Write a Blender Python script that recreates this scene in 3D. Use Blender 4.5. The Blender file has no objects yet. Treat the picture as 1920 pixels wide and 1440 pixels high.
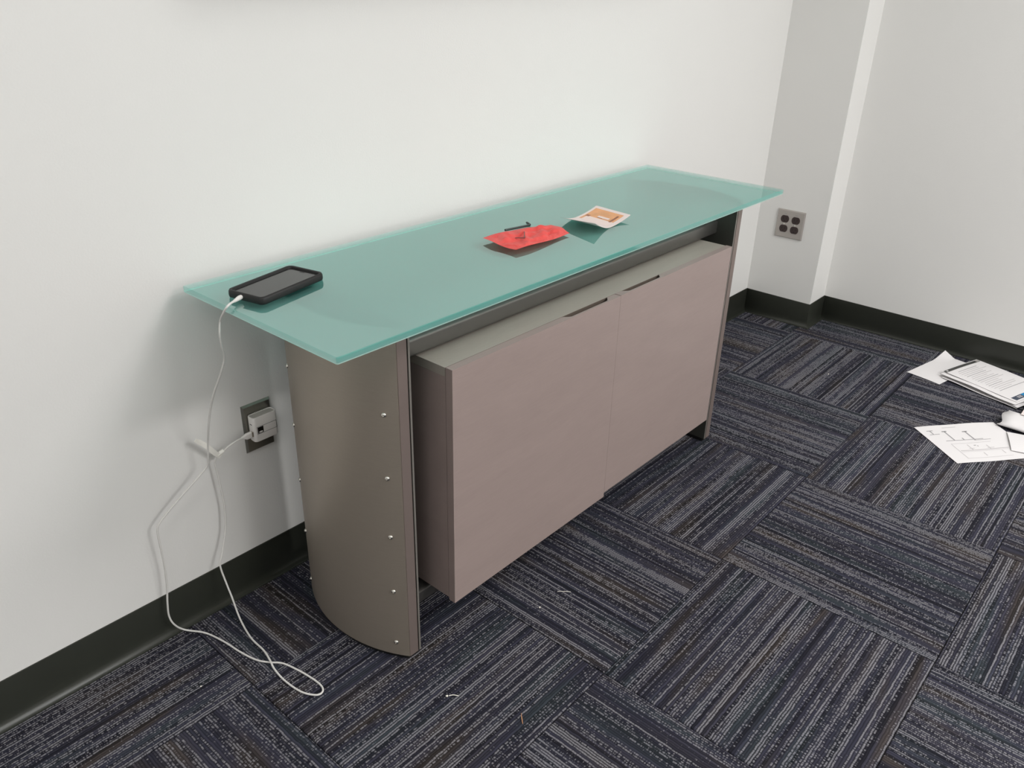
import bpy, bmesh, math, random
from mathutils import Vector, Matrix

# ------------------------------------------------------------ camera, world, lights, exposure
SC = bpy.context.scene
COL = SC.collection
cam_d = bpy.data.cameras.new('camera'); cam = bpy.data.objects.new('camera', cam_d); COL.objects.link(cam)
cam_d.sensor_fit = 'HORIZONTAL'; cam_d.sensor_width = 36.0
cam_d.lens = 1531.4235 / 1920 * 36.0
cam_d.clip_start = 0.02
R_ = Vector((0.66005525, -0.75089500, 0.02199465)); U_ = Vector((0.32477608, 0.31164247, 0.89297227))
D_ = Vector((0.67738288, 0.58226770, -0.44957398))
m = Matrix(((R_.x, U_.x, -D_.x, -0.68126293), (R_.y, U_.y, -D_.y, -1.42915922), (R_.z, U_.z, -D_.z, 1.30128305), (0, 0, 0, 1)))
cam.matrix_world = m
SC.camera = cam

w = bpy.data.worlds.new('world'); SC.world = w; w.use_nodes = True
w.node_tree.nodes['Background'].inputs[0].default_value = (0.9, 0.95, 1, 1)
w.node_tree.nodes['Background'].inputs[1].default_value = 0.05

def ceiling_panel(x, y, power, sx=1.2, sy=0.6, color=(1.0, 0.995, 0.99)):
    l = bpy.data.lights.new('troffer_light', 'AREA'); l.shape = 'RECTANGLE'; l.size = sx; l.size_y = sy
    l.energy = power; l.color = color
    o = bpy.data.objects.new('troffer_light', l); COL.objects.link(o); o.location = (x, y, 2.585)
    return o
ceiling_panel(1.55, -2.2, 46)
ceiling_panel(-0.6, -1.1, 6)
ceiling_panel(0.8, -4.0, 94)
ceiling_panel(-1.55, -1.6, 15)

SC.view_settings.view_transform = 'Standard'; SC.view_settings.look = 'None'
SC.view_settings.gamma = 1.0; SC.view_settings.use_curve_mapping = False
SC.view_settings.exposure = 0.0

# ------------------------------------------------------------ material helpers
def srgb(r, g, b):
    f = lambda c: c / 12.92 if c <= 0.04045 else ((c + 0.055) / 1.055) ** 2.4
    return (f(r / 255), f(g / 255), f(b / 255), 1.0)

class NT:
    def __init__(s, name):
        s.m = bpy.data.materials.new(name); s.m.use_nodes = True; s.t = s.m.node_tree; s.t.nodes.clear()
        s.out = s.n('ShaderNodeOutputMaterial')
    def n(s, typ, **kw):
        nd = s.t.nodes.new(typ)
        for k, v in kw.items():
            if k.startswith('i_'):
                nd.inputs[k[2:].replace('_', ' ')].default_value = v
            else: setattr(nd, k, v)
        return nd
    def l(s, a, b): s.t.links.new(a, b)
    def math(s, op, a, b=None, c=None, clamp=False):
        nd = s.n('ShaderNodeMath', operation=op); nd.use_clamp = clamp
        for i, v in enumerate((a, b, c)):
            if v is None: continue
            if isinstance(v, (int, float)): nd.inputs[i].default_value = v
            else: s.l(v, nd.inputs[i])
        return nd.outputs[0]
    def comb(s, x, y, z):
        nd = s.n('ShaderNodeCombineXYZ')
        for i, v in enumerate((x, y, z)):
            if isinstance(v, (int, float)): nd.inputs[i].default_value = v
            else: s.l(v, nd.inputs[i])
        return nd.outputs[0]
    def mix(s, f, a, b, blend='MIX'):
        nd = s.n('ShaderNodeMix', data_type='RGBA', blend_type=blend)
        for i, v in ((0, f), (6, a), (7, b)):
            if isinstance(v, (int, float, tuple)): nd.inputs[i].default_value = v
            else: s.l(v, nd.inputs[i])
        return nd.outputs[2]

def plain(name, col, rough=0.5, metal=0.0, noise=0.0, nscale=40, bump=0.0, bscale=200, stretch=(1, 1, 1), **kw):
    """Principled material with a procedural tone variation and fine relief."""
    t = NT(name); p = t.n('ShaderNodeBsdfPrincipled')
    p.inputs['Roughness'].default_value = rough; p.inputs['Metallic'].default_value = metal
    for k, v in kw.items(): p.inputs[k.replace('_', ' ')].default_value = v
    tc = t.n('ShaderNodeTexCoord'); mp = t.n('ShaderNodeMapping'); mp.inputs['Scale'].default_value = stretch
    t.l(tc.outputs['Object'], mp.inputs['Vector'])
    ns = t.n('ShaderNodeTexNoise'); ns.inputs['Scale'].default_value = nscale; ns.inputs['Detail'].default_value = 4
    t.l(mp.outputs[0], ns.inputs['Vector'])
    a = tuple(max(0, c * (1 - noise)) for c in col[:3]) + (1,); b = tuple(min(1, c * (1 + noise)) for c in col[:3]) + (1,)
    t.l(t.mix(ns.outputs[0], a, b), p.inputs['Base Color'])
    if bump:
        nb = t.n('ShaderNodeTexNoise'); nb.inputs['Scale'].default_value = bscale; nb.inputs['Detail'].default_value = 3
        t.l(mp.outputs[0], nb.inputs['Vector'])
        bp = t.n('ShaderNodeBump'); bp.inputs['Strength'].default_value = bump; bp.inputs['Distance'].default_value = 0.001
        t.l(nb.outputs[0], bp.inputs['Height']); t.l(bp.outputs[0], p.inputs['Normal'])
    t.l(p.outputs[0], t.out.inputs[0])
    return t.m

M = {}
M['wall'] = plain('wall_paint', srgb(226, 225, 222), 0.55, noise=0.012, nscale=3, bump=0.25, bscale=260)
M['ceiling'] = plain('ceiling_tile_white', srgb(225, 225, 222), 0.9, noise=0.02)
M['base'] = plain('black_vinyl_base', srgb(47, 49, 43), 0.34, noise=0.12, nscale=12, bump=0.05)
M['laminate'] = plain('brushed_bronze_laminate', srgb(160, 150, 138), 0.40, metal=0.45, noise=0.05, nscale=6, bump=0.25, bscale=18, stretch=(6, 6, 70))
M['flange'] = plain('bronze_edge', srgb(140, 126, 120), 0.42, metal=0.5, noise=0.05, nscale=20)
M['steel_dark'] = plain('dark_steel', srgb(112, 110, 106), 0.33, metal=0.7, noise=0.05, nscale=30)
M['steel_mid'] = plain('brushed_steel_edge', srgb(150, 145, 138), 0.35, metal=0.5, noise=0.05, nscale=30)
M['inner_dark'] = plain('dark_inner_face', srgb(74, 74, 69), 0.4, metal=0.3, noise=0.05, nscale=20)
M['groove'] = plain('dark_groove', srgb(40, 35, 32), 0.6)
M['band'] = plain('dark_front_strip', srgb(92, 82, 74), 0.5)
M['rubber'] = plain('black_rubber', srgb(16, 16, 16), 0.6, noise=0.1)
M['screw'] = plain('bright_steel', srgb(215, 212, 205), 0.22, metal=1.0, noise=0.04)
M['socket'] = plain('dark_socket', srgb(30, 28, 27), 0.5)
M['bright_plate'] = plain('brushed_plate', srgb(176, 170, 165), 0.35, metal=0.55, noise=0.05, nscale=30, stretch=(1, 1, 12))
M['dark_plate'] = plain('stainless_plate', srgb(150, 148, 140), 0.28, metal=0.85, noise=0.05, nscale=30, stretch=(12, 1, 1))
M['receptacle'] = plain('brown_receptacle', srgb(52, 38, 36), 0.45, noise=0.05)
M['slot'] = plain('slot_black', srgb(8, 8, 8), 0.6)
M['white_plastic'] = plain('white_plastic', srgb(226, 222, 218), 0.4, noise=0.01)
M['grey_plastic'] = plain('grey_plastic', srgb(172, 168, 162), 0.5, noise=0.03, nscale=80)
M['black_gloss'] = plain('black_window', srgb(6, 6, 6), 0.12)
M['case'] = plain('case_rubber', srgb(13, 13, 13), 0.55, noise=0.1, bump=0.05)
M['screen'] = plain('phone_glass', srgb(34, 33, 33), 0.16, noise=0.05)
M['bezel'] = plain('phone_bezel', srgb(150, 140, 132), 0.3, metal=0.8)
M['cord'] = plain('braided_cord', srgb(216, 214, 210), 0.7, noise=0.06, nscale=700, bump=0.5, bscale=900)
M['strap'] = plain('fabric_strap', srgb(240, 238, 230), 0.8, noise=0.04, nscale=300)
M['paper'] = plain('paper', srgb(221, 218, 218), 0.7, noise=0.008, nscale=10)
M['paper_warm'] = plain('paper_warm', srgb(226, 214, 210), 0.7, noise=0.01, nscale=10)
M['ink_faint'] = plain('faint_ink', srgb(184, 180, 181), 0.8)
M['ink_mid'] = plain('grey_ink', srgb(150, 148, 150), 0.8)
M['ink_dark'] = plain('dark_ink', srgb(62, 62, 60), 0.6)
M['ink_blue'] = plain('blue_ink', srgb(0, 122, 178), 0.6)
M['ink_navy'] = plain('navy_ink', srgb(60, 68, 84), 0.6)
M['hex_steel'] = plain('black_hex_steel', srgb(26, 32, 30), 0.3, metal=0.4)
M['hex_small'] = plain('grey_hex_steel', srgb(105, 60, 58), 0.3, metal=0.8)
M['crumb'] = plain('crumb', srgb(235, 230, 220), 0.7)
M['splinter'] = plain('splinter', srgb(190, 140, 100), 0.7)
M['green_back'] = plain('leaflet_back', srgb(206, 214, 204), 0.6)

def mat_wood(name, col, grain_axis='x', rough=0.38):
    t = NT(name); p = t.n('ShaderNodeBsdfPrincipled', i_Roughness=rough)
    tc = t.n('ShaderNodeTexCoord'); mp = t.n('ShaderNodeMapping')
    mp.inputs['Scale'].default_value = (2.2, 9, 9) if grain_axis == 'x' else (9, 9, 2.2)
    mp.inputs['Rotation'].default_value = (0, 0.28, 0)
    t.l(tc.outputs['Object'], mp.inputs['Vector'])
    a = t.n('ShaderNodeTexNoise', i_Scale=1.2, i_Detail=5.0, i_Roughness=0.6, i_Distortion=1.4); t.l(mp.outputs[0], a.inputs['Vector'])
    m2 = t.n('ShaderNodeMapping'); m2.inputs['Scale'].default_value = (14, 160, 160); t.l(tc.outputs['Object'], m2.inputs['Vector'])
    b = t.n('ShaderNodeTexNoise', i_Scale=2.0, i_Detail=2.0); t.l(m2.outputs[0], b.inputs['Vector'])
    c0 = tuple(c * 0.88 for c in col[:3]) + (1,); c1 = tuple(min(1, c * 1.12) for c in col[:3]) + (1,)
    c = t.mix(a.outputs[0], c0, c1)
    c = t.mix(0.22, c, t.mix(b.outputs[0], tuple(x * 0.75 for x in col[:3]) + (1,), tuple(x * 1.25 for x in col[:3]) + (1,)))
    t.l(c, p.inputs['Base Color'])
    bp = t.n('ShaderNodeBump', i_Strength=0.12, i_Distance=0.0006); t.l(b.outputs[0], bp.inputs['Height']); t.l(bp.outputs[0], p.inputs['Normal'])
    t.l(p.outputs[0], t.out.inputs[0])
    return t.m
M['wood'] = mat_wood('grey_maple_veneer', srgb(151, 135, 130))
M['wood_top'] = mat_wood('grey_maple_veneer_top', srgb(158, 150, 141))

def mat_glass():
    """One green glass: clear top face, polished edges, ground bevel and frosted underside chosen by a face attribute."""
    t = NT('green_glass')
    geo = t.n('ShaderNodeNewGeometry'); bf = geo.outputs['Backfacing']
    at = t.n('ShaderNodeAttribute'); at.attribute_name = 'finish'; at.attribute_type = 'GEOMETRY'; kind = at.outputs['Fac']
    ior = 2.25
    fr = t.n('ShaderNodeFresnel'); t.l(t.math('MULTIPLY_ADD', bf, 1 / ior - ior, ior), fr.inputs[0])   # same reflectance from either side
    def clear(body, inner, transp, back, rough):
        tr = t.n('ShaderNodeBsdfTransparent')
        df = t.n('ShaderNodeBsdfDiffuse'); t.l(t.mix(bf, body, inner), df.inputs[0])
        mx = t.n('ShaderNodeMixShader'); t.l(t.math('MULTIPLY_ADD', bf, back - transp, transp), mx.inputs[0]); t.l(df.outputs[0], mx.inputs[1]); t.l(tr.outputs[0], mx.inputs[2])
        gl = t.n('ShaderNodeBsdfGlossy'); gl.inputs['Roughness'].default_value = rough; gl.inputs[0].default_value = (1, 1, 1, 1)
        m2 = t.n('ShaderNodeMixShader'); t.l(fr.outputs[0], m2.inputs[0]); t.l(mx.outputs[0], m2.inputs[1]); t.l(gl.outputs[0], m2.inputs[2])
        return m2.outputs[0]
    def frost(col, trans, share, fwd, clr):
        df = t.n('ShaderNodeBsdfDiffuse'); df.inputs[0].default_value = col
        tl = t.n('ShaderNodeBsdfTranslucent'); tl.inputs[0].default_value = trans
        mx = t.n('ShaderNodeMixShader'); mx.inputs[0].default_value = share; t.l(df.outputs[0], mx.inputs[1]); t.l(tl.outputs[0], mx.inputs[2])
        rf = t.n('ShaderNodeBsdfRefraction', i_Roughness=0.5, i_IOR=1.12); rf.inputs[0].default_value = trans
        m1 = t.n('ShaderNodeMixShader'); m1.inputs[0].default_value = fwd; t.l(mx.outputs[0], m1.inputs[1]); t.l(rf.outputs[0], m1.inputs[2])
        tp = t.n('ShaderNodeBsdfTransparent')
        m2 = t.n('ShaderNodeMixShader'); m2.inputs[0].default_value = clr; t.l(m1.outputs[0], m2.inputs[1]); t.l(tp.outputs[0], m2.inputs[2])
        return m2.outputs[0]
    top = clear((0.3, 0.6, 0.5, 1), (0.3, 0.6, 0.5, 1), 1.0, 1.0, 0.015)
    edge = clear((0.08, 0.52, 0.43, 1), (0.70, 0.80, 0.77, 1), 0.74, 0.6, 0.05)
    bottom = frost((1.0, 0.97, 0.96, 1), (1, 1, 1, 1), 0.42, 0.16, 0.11)
    bevel = frost((0.66, 0.86, 0.80, 1), (0.8, 0.95, 0.9, 1), 0.35, 0.0, 0.0)
    sh = top
    for lim, s_ in ((0.5, edge), (1.5, bottom), (2.5, bevel)):
        mx = t.n('ShaderNodeMixShader'); t.l(t.math('GREATER_THAN', kind, lim), mx.inputs[0]); t.l(sh, mx.inputs[1]); t.l(s_, mx.inputs[2]); sh = mx.outputs[0]
    t.l(sh, t.out.inputs[0])
    va = t.n('ShaderNodeVolumeAbsorption'); va.inputs['Color'].default_value = (0.0, 0.78, 0.70, 1); va.inputs['Density'].default_value = 25.0
    t.l(va.outputs[0], t.out.inputs['Volume'])
    return t.m
M['glass'] = mat_glass()

def mat_carpet():
    t = NT('striped_loop_carpet'); p = t.n('ShaderNodeBsdfPrincipled', i_Roughness=0.95)
    p.inputs['Specular IOR Level'].default_value = 0.15
    tc = t.n('ShaderNodeTexCoord'); sp = t.n('ShaderNodeSeparateXYZ'); t.l(tc.outputs['Object'], sp.inputs[0])
    oi = t.n('ShaderNodeObjectInfo'); seed = t.math('MULTIPLY', oi.outputs['Random'], 137.0)
    x, y = sp.outputs[0], sp.outputs[1]
    PITCH, LOOP = 0.0054, 0.0058
    wob = t.n('ShaderNodeTexNoise', i_Scale=1.0, i_Detail=1.0); t.l(t.comb(t.math('MULTIPLY', x, 60.0), t.math('MULTIPLY', y, 60.0), seed), wob.inputs['Vector'])
    yw = t.math('ADD', y, t.math('MULTIPLY', t.math('SUBTRACT', wob.outputs[0], 0.5), 0.0034))
    v = t.math('DIVIDE', yw, PITCH); row = t.math('FLOOR', v); fy = t.math('FRACT', v)
    wr = t.n('ShaderNodeTexWhiteNoise', noise_dimensions='2D'); t.l(t.comb(row, seed, 0), wr.inputs['Vector'])
    r1 = wr.outputs['Value']
    sc = t.n('ShaderNodeSeparateColor'); t.l(wr.outputs['Color'], sc.inputs[0]); r2 = sc.outputs[1]; r3 = sc.outputs[2]
    u = t.math('ADD', t.math('DIVIDE', x, LOOP), t.math('MULTIPLY', r2, 7.0)); colm = t.math('FLOOR', u); fx = t.math('FRACT', u)
    wc = t.n('ShaderNodeTexNoise', i_Scale=1.0, i_Detail=1.5, i_Roughness=0.7); t.l(t.comb(t.math('MULTIPLY', x, 260.0), t.math('MULTIPLY', row, 5.37), seed), wc.inputs['Vector'])
    cell = t.math('MULTIPLY_ADD', t.math('SUBTRACT', wc.outputs[0], 0.5), 2.3, 0.5)
    # slow bands across the tile, stretched along the stripes
    bn = t.n('ShaderNodeTexNoise', i_Scale=1.0, i_Detail=2.0, i_Roughness=0.6)
    t.l(t.comb(t.math('MULTIPLY', x, 1.3), t.math('MULTIPLY', y, 44.0), seed), bn.inputs['Vector'])
    patch = t.n('ShaderNodeTexNoise', i_Scale=1.0, i_Detail=2.0)
    t.l(t.comb(t.math('MULTIPLY', x, 9.0), t.math('MULTIPLY', y, 60.0), t.math('ADD', seed, 31.0)), patch.inputs['Vector'])
    band = t.math('MULTIPLY_ADD', t.math('SUBTRACT', bn.outputs[0], 0.5), 1.5, 0.42)
    dens = t.math('ADD', t.math('MULTIPLY', t.math('SUBTRACT', r1, 0.5), 0.80), t.math('ADD', band, t.math('MULTIPLY', t.math('SUBTRACT', patch.outputs[0], 0.5), 0.7)), clamp=True)
    on = t.n('ShaderNodeMapRange', interpolation_type='SMOOTHSTEP')
    t.l(t.math('SUBTRACT', dens, cell), on.inputs[0]); on.inputs[1].default_value = -0.10; on.inputs[2].default_value = 0.18
    px = t.math('SINE', t.math('MULTIPLY', fx, math.pi)); py = t.math('SINE', t.math('MULTIPLY', fy, math.pi))
    dot = t.math('MULTIPLY', t.math('MULTIPLY_ADD', px, 0.45, 0.55), t.math('POWER', py, 1.2))
    fine = t.n('ShaderNodeTexNoise', i_Scale=1.0, i_Detail=2.0); t.l(t.comb(t.math('MULTIPLY', x, 420.0), t.math('MULTIPLY', y, 700.0), seed), fine.inputs['Vector'])
    lightm = t.math('MULTIPLY', t.math('MULTIPLY', on.outputs[0], dot), t.math('MULTIPLY_ADD', fine.outputs[0], 1.3, 0.35), clamp=True)
    hue = t.n('ShaderNodeTexNoise', i_Scale=1.0, i_Detail=1.0)
    t.l(t.comb(t.math('MULTIPLY', x, 3.2), t.math('MULTIPLY', y, 22.0), t.math('ADD', seed, 7.0)), hue.inputs['Vector'])
    cr = t.n('ShaderNodeValToRGB'); e = cr.color_ramp.elements; cr.color_ramp.interpolation = 'LINEAR'
    e[0].position = 0.30; e[0].color = (0.023, 0.028, 0.034, 1)
    e[1].position = 0.45; e[1].color = (0.022, 0.022, 0.034, 1)
    a = e.new(0.58); a.color = (0.025, 0.024, 0.034, 1)
    a = e.new(0.70); a.color = (0.035, 0.029, 0.028, 1)
    t.l(hue.outputs[0], cr.inputs[0])
    rowtone = t.math('MULTIPLY_ADD', r3, 1.2, 0.45)
    dk = t.mix(1.0, cr.outputs[0], t.comb(rowtone, rowtone, rowtone), 'MULTIPLY')
    # solid lighter rows
    mid = t.n('ShaderNodeMapRange'); t.l(dens, mid.inputs[0]); mid.inputs[1].default_value = 0.55; mid.inputs[2].default_value = 1.0; mid.inputs[4].default_value = 0.75
    dk = t.mix(t.math('MULTIPLY', mid.outputs[0], py), dk, (0.066, 0.066, 0.076, 1))
    lc = t.mix(hue.outputs[0], (0.185, 0.190, 0.220, 1), (0.215, 0.200, 0.205, 1))
    c = t.mix(lightm, dk, lc)
    # dark line between rows
    gap = t.math('MULTIPLY_ADD', t.math('POWER', py, 0.6), 0.78, 0.37)
    c = t.mix(1.0, c, t.comb(gap, gap, gap), 'MULTIPLY')
    t.l(c, p.inputs['Base Color'])
    h = t.math('ADD', t.math('MULTIPLY', py, 0.5), t.math('MULTIPLY', lightm, 0.8))
    bp = t.n('ShaderNodeBump', i_Strength=0.7, i_Distance=0.0016); t.l(h, bp.inputs['Height']); t.l(bp.outputs[0], p.inputs['Normal'])
    t.l(p.outputs[0], t.out.inputs[0])
    return t.m
M['carpet'] = mat_carpet()

# ------------------------------------------------------------ geometry helpers
def link(name, bm, mat, parent=None, smooth=False, loc=None, mats=None, bevel=0, angle=40):
    if bevel:
        es = [e for e in bm.edges if len(e.link_faces) == 2 and e.calc_face_angle(0) > 0.6]
        bmesh.ops.bevel(bm, geom=es, offset=bevel, segments=2, profile=0.5, affect='EDGES', clamp_overlap=True)
    bmesh.ops.recalc_face_normals(bm, faces=bm.faces)
    if loc is not None: bmesh.ops.translate(bm, verts=bm.verts, vec=-Vector(loc))
    me = bpy.data.meshes.new(name); bm.to_mesh(me); bm.free()
    for mm in (mats or [mat]): me.materials.append(mm)
    if smooth:
        for f in me.polygons: f.use_smooth = True
        try: me.set_sharp_from_angle(angle=math.radians(angle))
        except Exception: pass
    o = bpy.data.objects.new(name, me); COL.objects.link(o)
    if loc is not None: o.location = loc
    if parent is not None:
        o.parent = parent
        if parent.type == 'EMPTY' or True:
            o.matrix_parent_inverse = world_of(parent).inverted()
    return o
def world_of(o):
    mm = Matrix.LocRotScale(o.location, o.rotation_euler, o.scale)
    if o.parent: return world_of(o.parent) @ o.matrix_parent_inverse @ mm
    return mm
def empty(name, loc, label, cat, group=None):
    o = bpy.data.objects.new(name, None); COL.objects.link(o); o.location = loc; o.empty_display_size = 0.05
    o['label'] = label; o['category'] = cat
    if group: o['group'] = group
    return o
def tag(o, label, cat, group=None):
    o['label'] = label; o['category'] = cat
    if group: o['group'] = group
    return o
def box(bm, x0, x1, y0, y1, z0, z1):
    vs = [bm.verts.new((x, y, z)) for z in (z0, z1) for y in (y0, y1) for x in (x0, x1)]
    for f in ((0, 1, 3, 2), (4, 6, 7, 5), (0, 4, 5, 1), (2, 3, 7, 6), (0, 2, 6, 4), (1, 5, 7, 3)):
        bm.faces.new([vs[i] for i in f])
    return vs
def bx(*a):
    bm = bmesh.new(); box(bm, *a); return bm
def prism(bm, poly, z0, z1):
    a = [bm.verts.new((p[0], p[1], z0)) for p in poly]; b = [bm.verts.new((p[0], p[1], z1)) for p in poly]
    n = len(poly); bm.faces.new(a[::-1]); bm.faces.new(b)
    for i in range(n): bm.faces.new((a[i], a[(i + 1) % n], b[(i + 1) % n], b[i]))
    return a + b
def rrect(cx, cy, wx, wy, r, n=5):
    pts = []
    for qx, qy, a0 in ((1, 1, 0), (-1, 1, 90), (-1, -1, 180), (1, -1, 270)):
        for k in range(n + 1):
            a = math.radians(a0 + 90 * k / n)
            pts.append((cx + qx * (wx / 2 - r) + r * math.cos(a), cy + qy * (wy / 2 - r) + r * math.sin(a)))
    return pts
def tube(bm, pts, r, n=8, closed_ends=True):
    pts = [Vector(p) for p in pts]; rings = []
    up = Vector((0, 0, 1)); prev = None
    for i, p in enumerate(pts):
        d = (pts[min(i + 1, len(pts) - 1)] - pts[max(i - 1, 0)]).normalized()
        if prev is None:
            a = d.cross(up);
            if a.length < 1e-3: a = d.cross(Vector((1, 0, 0)))
            a.normalize()
        else:
            a = prev - d * prev.dot(d); a.normalize()
        prev = a; b = d.cross(a)
        rr = r[i] if isinstance(r, (list, tuple)) else r
        rings.append([bm.verts.new(p + (a * math.cos(2 * math.pi * k / n) + b * math.sin(2 * math.pi * k / n)) * rr) for k in range(n)])
    for i in range(len(rings) - 1):
        for k in range(n):
            bm.faces.new((rings[i][k], rings[i][(k + 1) % n], rings[i + 1][(k + 1) % n], rings[i + 1][k]))
    if closed_ends: bm.faces.new(rings[0][::-1]); bm.faces.new(rings[-1])
def catmull(P, k=5):
    P = [Vector(p) for p in P]; out = []
    for i in range(len(P) - 1):
        p0 = P[max(i - 1, 0)]; p1 = P[i]; p2 = P[i + 1]; p3 = P[min(i + 2, len(P) - 1)]
        for j in range(k):
            t = j / k
            out.append(0.5 * ((2 * p1) + (-p0 + p2) * t + (2 * p0 - 5 * p1 + 4 * p2 - p3) * t * t + (-p0 + 3 * p1 - 3 * p2 + p3) * t ** 3))
    out.append(P[-1]); return out
def sheet(bm, f, nu, nv, th):
    # closed thin sheet from a surface function
    top = [[bm.verts.new(Vector(f(i / nu, j / nv)) + Vector((0, 0, th))) for j in range(nv + 1)] for i in range(nu + 1)]
    bot = [[bm.verts.new(f(i / nu, j / nv)) for j in range(nv + 1)] for i in range(nu + 1)]
    for i in range(nu):
        for j in range(nv):
            bm.faces.new((top[i][j], top[i + 1][j], top[i + 1][j + 1], top[i][j + 1]))
            bm.faces.new((bot[i][j], bot[i][j + 1], bot[i + 1][j + 1], bot[i + 1][j]))
    for i in range(nu):
        bm.faces.new((top[i][0], bot[i][0], bot[i + 1][0], top[i + 1][0])); bm.faces.new((top[i][nv], top[i + 1][nv], bot[i + 1][nv], bot[i][nv]))
    for j in range(nv):
        bm.faces.new((top[0][j], top[0][j + 1], bot[0][j + 1], bot[0][j])); bm.faces.new((top[nu][j], bot[nu][j], bot[nu][j + 1], top[nu][j + 1]))

# ------------------------------------------------------------ room
X1, A, X2, HB = 2.5311, -0.2826, 2.6828, 0.1016
XL, YF, ZC = -2.2, -4.8, 2.6
def structure(name, bm, mat, parent=None, **kw):
    o = link(name, bm, mat, parent, **kw)
    if parent is None: o['kind'] = 'structure'
    return o
floor = structure('floor', bx(XL, X2, YF, 0, -0.12, -0.0065), M['rubber'])
structure('ceiling', bx(XL - .1, X2 + .1, YF - .1, 0.1, ZC, ZC + .1), M['ceiling'])
structure('wall_back', bx(XL - .1, X2 + .1, 0, 0.1, -0.12, ZC), M['wall'])
structure('wall_corner', bx(X1, X2, A, 0, -0.006, ZC), M['wall'], bevel=0.002)
structure('wall_right', bx(X2, X2 + .1, YF, 0, -0.12, ZC), M['wall'])
structure('wall_left', bx(XL - .1, XL, YF, 0, -0.12, ZC), M['wall'])
structure('wall_front', bx(XL - .1, X2 + .1, YF - .1, YF, -0.12, ZC), M['wall'])

# vinyl cove base, mitred at the corners
PROF = [(0, 0), (.0175, 0), (.0172, .002), (.011, .0042), (.0070, .009), (.0045, .017), (.0034, .028), (.0032, .098), (.0022, .1012), (0, .1016)]
path = [(XL, 0), (X1, 0), (X1, A), (X2, A), (X2, YF)]
def cove(i, name):
    p0, p1 = Vector(path[i]), Vector(path[i + 1]); d = (p1 - p0).normalized(); n = Vector((d.y, -d.x))
    def off(j):
        if j == 0 or j == len(path) - 1: return n
        a = (Vector(path[j]) - Vector(path[j - 1])).normalized(); b = (Vector(path[j + 1]) - Vector(path[j])).normalized()
        return Vector((a.y, -a.x)) + Vector((b.y, -b.x))
    o0, o1 = off(i), off(i + 1)
    bm = bmesh.new(); L0 = []; L1 = []
    for (q, z) in PROF:
        L0.append(bm.verts.new((p0.x + o0.x * q, p0.y + o0.y * q, z))); L1.append(bm.verts.new((p1.x + o1.x * q, p1.y + o1.y * q, z)))
    k = len(PROF)
    for j in range(k): bm.faces.new((L0[j], L0[(j + 1) % k], L1[(j + 1) % k], L1[j]))
    bm.faces.new(L0[::-1]); bm.faces.new(L1)
    structure(name, bm, M['base'], smooth=True, angle=60)
for i, nm in enumerate(('baseboard_back', 'baseboard_corner', 'baseboard_return', 'baseboard_right')): cove(i, nm)

# carpet tiles laid quarter-turn, each a piece of the floor
TS = 0.508; GX, GY = -0.103, -0.26; GAP = 0.0007
random.seed(4)
gx0 = math.floor((XL - GX) / TS); gx1 = math.ceil((X2 - GX) / TS); gy0 = math.floor((YF - GY) / TS)
for i in range(gx0, gx1):
    for j in range(gy0, 1):
        x0 = max(GX + i * TS, XL); x1 = min(GX + (i + 1) * TS, X2); y0 = max(GY + j * TS, YF); y1 = min(GY + (j + 1) * TS, -0.0005)
        cx, cy = GX + (i + .5) * TS, GY + (j + .5) * TS
        if x1 - x0 < 0.01 or y1 - y0 < 0.01: continue
        along_y = (i + (-j)) % 2 == 0
        bm = bmesh.new(); g = GAP; c = 0.0018
        lo = [(x0 + g, y0 + g), (x1 - g, y0 + g), (x1 - g, y1 - g), (x0 + g, y1 - g)]
        hi = [(x0 + g + c, y0 + g + c), (x1 - g - c, y0 + g + c), (x1 - g - c, y1 - g - c), (x0 + g + c, y1 - g - c)]
        rings = [[bm.verts.new((a, b, z)) for a, b in r] for r, z in ((lo, -0.0065), (lo, -0.0016), (hi, 0.0))]
        bm.faces.new(rings[0][::-1]); bm.faces.new(rings[2])
        for q in range(2):
            for s in range(4): bm.faces.new((rings[q][s], rings[q][(s + 1) % 4], rings[q + 1][(s + 1) % 4], rings[q + 1][s]))
        if along_y:   # local x runs along the stripes
            bmesh.ops.translate(bm, verts=bm.verts, vec=(-cx, -cy, 0))
            bmesh.ops.rotate(bm, verts=bm.verts, cent=(0, 0, 0), matrix=Matrix.Rotation(-math.pi / 2, 3, 'Z'))
            o = link('carpet_tile', bm, M['carpet']); o.location = (cx, cy, 0); o.rotation_euler = (0, 0, math.pi / 2)
        else:
            o = link('carpet_tile', bm, M['carpet'], loc=(cx, cy, 0))
        o.parent = floor

# ------------------------------------------------------------ credenza
L, DF, YB, H, TG = 1.5753, -0.4888, -0.0305, 0.7697, 0.0126
cz = empty('credenza', (L / 2, -0.26, 0), 'long low credenza with frosted green glass top, curved bronze end panels and grey wood cabinet', 'credenza')

# glass top: bevelled slab with clear top face, polished edges, ground lower bevel and frosted underside
bm = bmesh.new(); rings = []
for inset, z in ((0.0012, H - TG), (0.0, H - TG + .0026), (0.0, H - .0012), (0.0012, H)):
    rings.append([bm.verts.new((a, b, z)) for a, b in rrect(L / 2, (DF + YB) / 2, L - 2 * inset, (YB - DF) - 2 * inset, 0.004 - inset * .5, 3)])
fin = bm.faces.layers.float.new('finish')
fb = bm.faces.new(rings[0][::-1]); fb[fin] = 2.0
ft = bm.faces.new(rings[-1]); ft[fin] = 0.0
nn = len(rings[0])
for q in range(3):
    for s in range(nn):
        f = bm.faces.new((rings[q][s], rings[q][(s + 1) % nn], rings[q + 1][(s + 1) % nn], rings[q + 1][s]))
        f[fin] = (3.0, 1.0, 1.0)[q]
o = link('glass_top', bm, M['glass'], cz)
o['label'] = 'frosted green glass slab with polished edges'

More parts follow.
